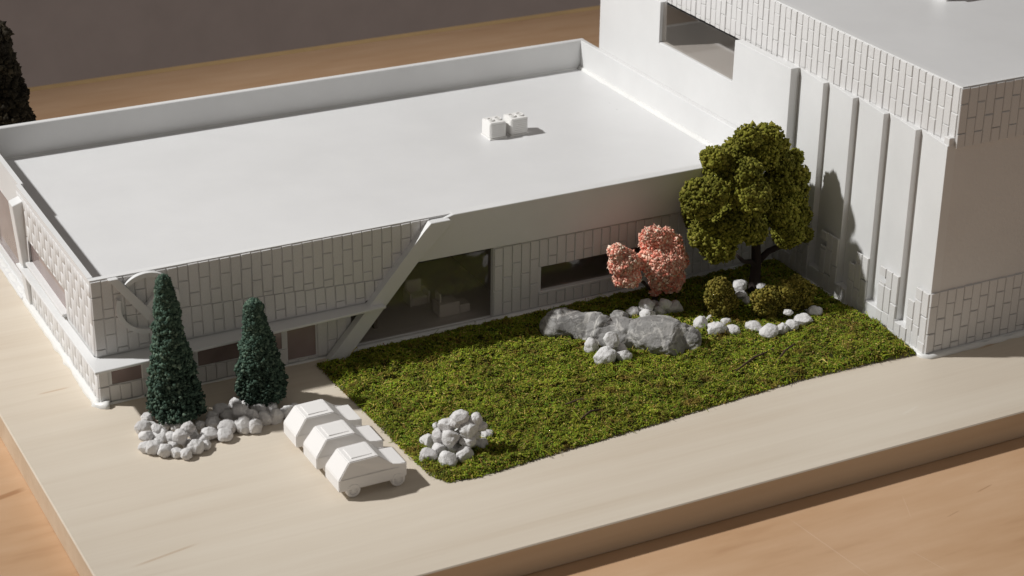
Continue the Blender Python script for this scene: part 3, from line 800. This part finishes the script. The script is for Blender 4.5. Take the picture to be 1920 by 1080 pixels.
# --- big olive tree
TB = Vector((5.41, -.47, .0))
big = thing('broadleaf_tree', TB, 'big olive green model tree with dark trunk beside the ribbed wall', 'tree')
bm = bmesh.new()
tube(bm, [TB + Vector((0, 0, -.0)), TB + Vector((0, 0, .06)), TB + Vector((.0, 0, .30)), TB + Vector((-.02, .02, .62)), TB + Vector((-.03, .02, 1.0))], [.065, .050, .042, .035, .02], 12)
trunk = finish(bm, 'trunk', BARK, big, True)
for pts, rr in (([(.0, 0, .26), (.10, -.02, .36), (.24, -.04, .40), (.36, -.05, .46)], [.03, .026, .022, .016]),
                ([(.0, 0, .24), (-.07, -.02, .30), (-.16, -.05, .33), (-.25, -.06, .42)], [.026, .022, .018, .012]),
                ([(.0, 0, .4), (.05, .1, .52), (.08, .22, .62)], [.024, .02, .014])):
    bm = bmesh.new(); tube(bm, [TB + Vector(p) for p in pts], rr, 8); finish(bm, 'branch', BARK, big, True)
def plobe(lst, ox, oy, k, y0):
    out = []
    for e in lst:
        x, y, r = e[:3]; dy = e[3] if len(e) > 3 else 0
        p = FY(ox + x * k, oy + y * k, y0 + dy); out.append((tuple(p), r * k / ppu(p)))
    return out
L = plobe([(650, 150, 95, -.05), (810, 140, 95, .0), (730, 260, 150, .02), (870, 210, 80, -.02), (390, 310, 92, -.06), (500, 340, 120, -.02), (300, 610, 150, -.12), (400, 560, 110, -.16), (640, 420, 118, -.2), (670, 600, 150, -.26), (1010, 450, 100, -.08),
           (1000, 300, 62, .0), (950, 560, 140, -.1), (320, 880, 110, -.1), (430, 960, 130, -.16), (560, 820, 125, -.24), (690, 850, 105, -.3), (910, 730, 120, -.24), (1040, 740, 85, -.14), (950, 860, 120, -.2), (830, 560, 130, -.05), (1080, 880, 55, -.12),
           (480, 740, 120, .05), (760, 700, 130, .04), (890, 370, 115, .0), (940, 420, 90, .03)], 1240, 220, .25, TB.y)
L += [((5.30, -.20, .85), .24), ((5.55, -.22, .70), .22), ((5.10, -.22, .70), .22), ((5.36, -.25, 1.12), .18)]
lobed('crown', L, LEAF_BIG, big, 34000, .010, .021, rough=.19, freq=19)

# --- conifers
def conifer(name, loc, h, r0, r1, material, label, lean=(0, 0), n=9000, z0=.06, s=(.009, .019), group=None, freq=11):
    t = thing(name, loc, label, 'tree', group)
    x, y, zb = loc
    bm = bmesh.new(); tube(bm, [(x, y, zb), (x, y, zb + z0 + .12)], [.03, .028], 8); finish(bm, 'trunk', BARK, t, True)
    u = rng.uniform(0, 1, n) ** .8
    zz = z0 + (h - z0) * u; a = rng.uniform(0, 2 * np.pi, n)
    R = r0 + (r1 - r0) * ((zz - z0) / (h - z0))
    top = (zz - z0) / (h - z0)
    R = R * np.where(top > .95, np.sqrt(np.clip(1 - ((top - .95) / .05) ** 2, .02, 1)), 1) * np.where(top < .05, .90 + .10 * top / .05, 1)
    cx = x + lean[0] * top; cy = y + lean[1] * top
    d = np.stack([np.cos(a), np.sin(a)], 1)
    P0 = np.stack([cx + d[:, 0] * R, cy + d[:, 1] * R, zz + zb], 1)
    f = np.array([noise.noise(Vector(p) * freq) + .8 * noise.noise(Vector(p) * freq * 2.4) for p in P0])
    k = (1 + .21 * f) * rng.uniform(.82, 1.10, n)
    P = np.stack([cx + d[:, 0] * R * k, cy + d[:, 1] * R * k, zz + zb], 1)
    ncap = n // 40
    cap = sphere_pts(ncap) * r1 * rng.uniform(.5, 1.0, (ncap, 1)) + np.array([x + lean[0], y + lean[1], zb + h - r1 * .75])
    P = np.concatenate([P, cap])
    V, F = crumbs(P, *s)
    # inner core
    rings = 26; seg = 24; iv = []; jf = []
    for i in range(rings):
        tt = i / (rings - 1); z = z0 + (h - z0 - .03) * tt; r = (r0 + (r1 - r0) * tt) * .84
        for k_ in range(seg):
            aa = 2 * math.pi * k_ / seg
            p = Vector((x + lean[0] * tt + r * math.cos(aa), y + lean[1] * tt + r * math.sin(aa), zb + z)); ff = 1 + .13 * noise.noise(p * freq)
            iv.append((x + lean[0] * tt + r * ff * math.cos(aa), y + lean[1] * tt + r * ff * math.sin(aa), zb + z))
    for i in range(rings - 1):
        for k_ in range(seg):
            p, q = i * seg + k_, i * seg + (k_ + 1) % seg
            jf += [(p, q, q + seg), (p, q + seg, p + seg)]
    c = len(iv); iv.append((x + lean[0], y + lean[1], zb + h - .01))
    for k_ in range(seg): jf.append(((rings - 1) * seg + k_, (rings - 1) * seg + (k_ + 1) % seg, c))
    raw('crown', np.concatenate([np.array(iv), V]), np.concatenate([np.array(jf), F + len(iv)]), material, t)
    return t
conifer('conifer', (.435, -.47, 0), 1.145, .192, .036, LEAF_CON, 'taller dark green cone shaped conifer in front of the round emblem', (-.03, .01), 11000)
conifer('conifer', (1.085, -.47, 0), .83, .185, .044, LEAF_CON, 'shorter dark green cone shaped conifer beside the parked cars', (-.035, 0), 8500)
pf = FY(0, 225, 4.05)
conifer('brown_conifer', (pf.x - .02, 4.05, 0), 1.70, .36, .13, LEAF_DARK, 'nearly black brown conifer rising behind the low roof', (0, 0), 7000, .2, (.02, .04), None, 7)

# --- pink tree
tp = G(1227, 578, 0)
pk = thing('blossom_tree', tp, 'small salmon pink blossom tree on the moss lawn', 'tree')
bm = bmesh.new(); tube(bm, [tp, tp + Vector((0, 0, .12)), tp + Vector((-.02, 0, .26)), tp + Vector((.02, 0, .45))], [.03, .022, .018, .012], 8); finish(bm, 'trunk', BARK, pk, True)
bm = bmesh.new(); tube(bm, [tp + Vector((-.01, 0, .14)), tp + Vector((-.12, -.01, .26)), tp + Vector((-.24, 0, .36))], [.016, .013, .008], 7); finish(bm, 'branch', BARK, pk, True)
Lp = plobe([(1030, 380, 72, .0), (1090, 440, 95, -.02), (1030, 470, 70, .02), (1130, 560, 72, -.04), (1060, 570, 60, .0), (1170, 450, 60, .0),
            (1300, 300, 100, .02), (1400, 330, 120, .0), (1320, 260, 80, .0), (1290, 420, 95, -.04), (1420, 430, 125, -.06), (1350, 480, 120, -.08), (1490, 430, 72, .0), (1340, 580, 78, -.02), (1430, 590, 85, -.02), (1480, 560, 60, .02), (1310, 660, 40, 0), (1360, 400, 140, .08), (1270, 250, 62, 0), (1400, 240, 55, 0)], 900, 380, .25, tp.y)
lobed('crown', Lp, LEAF_PINK, pk, 80000, .004, .0105, inner=.84, rough=.20, freq=26, asp=(.35, .5, 2.4))

# --- shrubs
def shrub(lobs, label, base):
    t = thing('shrub', base, label, 'shrub', 'olive shrubs under the big tree')
    bm = bmesh.new(); tube(bm, [base, Vector(base) + Vector((0, 0, .08))], [.02, .018], 7); finish(bm, 'stem', BARK, t, True)
    lobed('foliage', lobs, LEAF_SHRUB, t, 42000, .008, .016, inner=.80, rough=.22, freq=20)
b1 = G(1348, 596, 0); b1.z = 0
shrub(plobe([(400, 290, 150), (480, 330, 130), (330, 400, 110), (430, 470, 190), (560, 470, 110), (400, 600, 130)], 1290, 500, .1406, b1.y), 'upright olive shrub standing alone beside the dark trunk', b1)
b2 = G(1440, 598, 0)
shrub(plobe([(960, 420, 120), (1100, 380, 130), (1010, 520, 140), (1150, 500, 130), (1080, 600, 110), (960, 560, 90)], 1290, 500, .1406, b2.y), 'low spreading olive shrub right behind the pebble row', b2)
b3 = G(1484, 592, 0)
shrub(plobe([(1300, 320, 140), (1430, 230, 120), (1520, 320, 150), (1620, 330, 95), (1400, 420, 150), (1550, 430, 130), (1250, 440, 120)], 1290, 500, .1406, b3.y), 'broad olive shrub nearer the ribbed white wall', b3)

# ================================================================== MOSS LAWN
edge = [(1.66, -.10), (1.67, -.50), (1.69, -1.0), (1.70, -1.49), (1.73, -2.00), (1.80, -2.13), (2.03, -2.16), (2.5, -2.12), (2.91, -2.09), (3.4, -2.06), (3.85, -2.02), (4.4, -1.98), (4.84, -1.95), (5.3, -1.955), (5.57, -1.965), (5.90, -1.99), (5.925, -1.6), (5.925, -.02), (3.2, -.045), (1.98, -.045), (1.9, -.12)]
E_ = np.array(edge)
def inside(P, m=0):
    x, y = P[:, 0], P[:, 1]; c = np.zeros(len(P), bool); j = len(E_) - 1
    for i in range(len(E_)):
        xi, yi = E_[i]; xj, yj = E_[j]
        k = ((yi > y) != (yj > y)) & (x < (xj - xi) * (y - yi) / (yj - yi + 1e-12) + xi); c ^= k; j = i
    return c
def edist(P):
    d = np.full(len(P), 9.)
    for i in range(len(E_)):
        a, b = E_[i - 1], E_[i]; ab = b - a; t = np.clip(((P - a) @ ab) / (ab @ ab), 0, 1)
        d = np.minimum(d, np.linalg.norm(P - (a + t[:, None] * ab), axis=1))
    return d
def mh(x, y, d):
    h = .020 + .018 * noise.noise(Vector((x * 3, y * 3, 0))) + .030 * noise.noise(Vector((x * 9, y * 9, 5))) + .026 * noise.noise(Vector((x * 22, y * 22, 9)))
    if x > 5.3: h += .05 * min(1, (x - 5.3) / .5) * max(0, min(1, (-y - 1.0) / .5))
    return .006 + max(.0, h) * min(1, d / .05)
step = .03
gx = np.arange(1.6, 5.96, step); gy = np.arange(-2.2, 0, step)
XX, YY = np.meshgrid(gx, gy, indexing='ij'); PP = np.stack([XX.ravel(), YY.ravel()], 1)
jit = rng.uniform(-.3, .3, PP.shape) * step; PJ = PP + jit
ins = inside(PJ); dd = edist(PJ)
Z = np.array([mh(p[0], p[1], d) if i else 0 for p, d, i in zip(PJ, dd, ins)])
idx = -np.ones(len(PP), int); idx[ins] = np.arange(ins.sum())
ny = len(gy); Fm = []
for i in range(len(gx) - 1):
    for j in range(ny - 1):
        q = [idx[i * ny + j], idx[(i + 1) * ny + j], idx[(i + 1) * ny + j + 1], idx[i * ny + j + 1]]
        if min(q) >= 0: Fm.append(q)
moss = raw('moss_lawn', np.column_stack([PJ[ins], Z[ins]]), Fm, MOSSB, None, True)
prop(moss, 'lumpy green and brown dried moss lawn glued on the board', 'moss', kind='stuff')
# fibres
def fibres(n, l0, l1, w0, w1, lift):
    P = np.column_stack([rng.uniform(1.6, 5.96, n * 2), rng.uniform(-2.2, 0, n * 2)])
    P = P[inside(P)][:n]; d = edist(P); n = len(P)
    z = np.array([mh(p[0], p[1], q) for p, q in zip(P, d)])
    a = rng.uniform(0, 2 * np.pi, n) ; el = rng.normal(lift, .35, n); L = rng.uniform(l0, l1, n); W = rng.uniform(w0, w1, n)
    dirv = np.stack([np.cos(a) * np.cos(el), np.sin(a) * np.cos(el), np.sin(el)], 1)
    side = np.stack([-np.sin(a), np.cos(a), rng.normal(0, .5, n)], 1); side /= np.linalg.norm(side, axis=1)[:, None]
    c = np.column_stack([P, z + rng.uniform(-.004, .014, n)])
    curl = rng.normal(0, .55, (n, 3)) * L[:, None]
    pts = [c - dirv * L[:, None] * .5 + 0 * curl, c + curl * .25 + np.array([0, 0, 1]) * (L * .10)[:, None], c + dirv * L[:, None] * .5 - curl * .1]
    wid = [.55, 1, .25]
    V = np.stack([p + s * side * (W * k)[:, None] * .5 for p, k in zip(pts, wid) for s in (-1, 1)], 1)
    V[:, :, 2] = np.maximum(V[:, :, 2], .003)
    F = np.array([(0, 1, 3, 2), (2, 3, 5, 4)])[None] + 6 * np.arange(n)[:, None, None]
    return V.reshape(-1, 3), F.reshape(-1, 4)
V1, F1 = fibres(125000, .010, .032, .0045, .009, .12)
V2, F2 = fibres(2600, .05, .13, .004, .008, .08)
PM = np.column_stack([rng.uniform(1.6, 5.96, 70000), rng.uniform(-2.2, 0, 70000)]); PM = PM[inside(PM)]; DM = edist(PM)
ZM = np.array([mh(p[0], p[1], q) for p, q in zip(PM, DM)])
CV, CF = crumbs(np.column_stack([PM, np.maximum(ZM, .004) + rng.uniform(-.002, .008, len(PM))]), .004, .010)
cr_o = raw('moss_clumps', CV, CF, MOSS, moss); prop(cr_o, kind='stuff')
fo = raw('moss_fibres', np.concatenate([V1, V2]), np.concatenate([F1, F2 + len(V1)]), MOSS, moss)
prop(fo, kind='stuff')
# loose twigs lying on the moss
for k, (x0, y0, x1, y1) in enumerate([(1060, 758, 1118, 750), (1090, 785, 1125, 768), (1455, 680, 1490, 645), (1380, 695, 1450, 655)]):
    a, b = G(x0, y0, .05), G(x1, y1, .055)
    bm = bmesh.new(); m_ = (a + b) / 2 + Vector((.01, .02, .012)); tube(bm, [a, a.lerp(m_, .6), m_, b], [.006, .008, .009, .006], 6)
    o = finish(bm, 'twig', TWIG, None, True)
    prop(o, ['thin brown twig lying on the moss beyond the pebble mound', 'short dark forked bit of twig lying on the moss beyond the pebble mound', 'short brown twig on the moss before the pebble row', 'longer brown twig on the moss between boulder and pebble row'][k], 'twig', 'twigs on the moss')
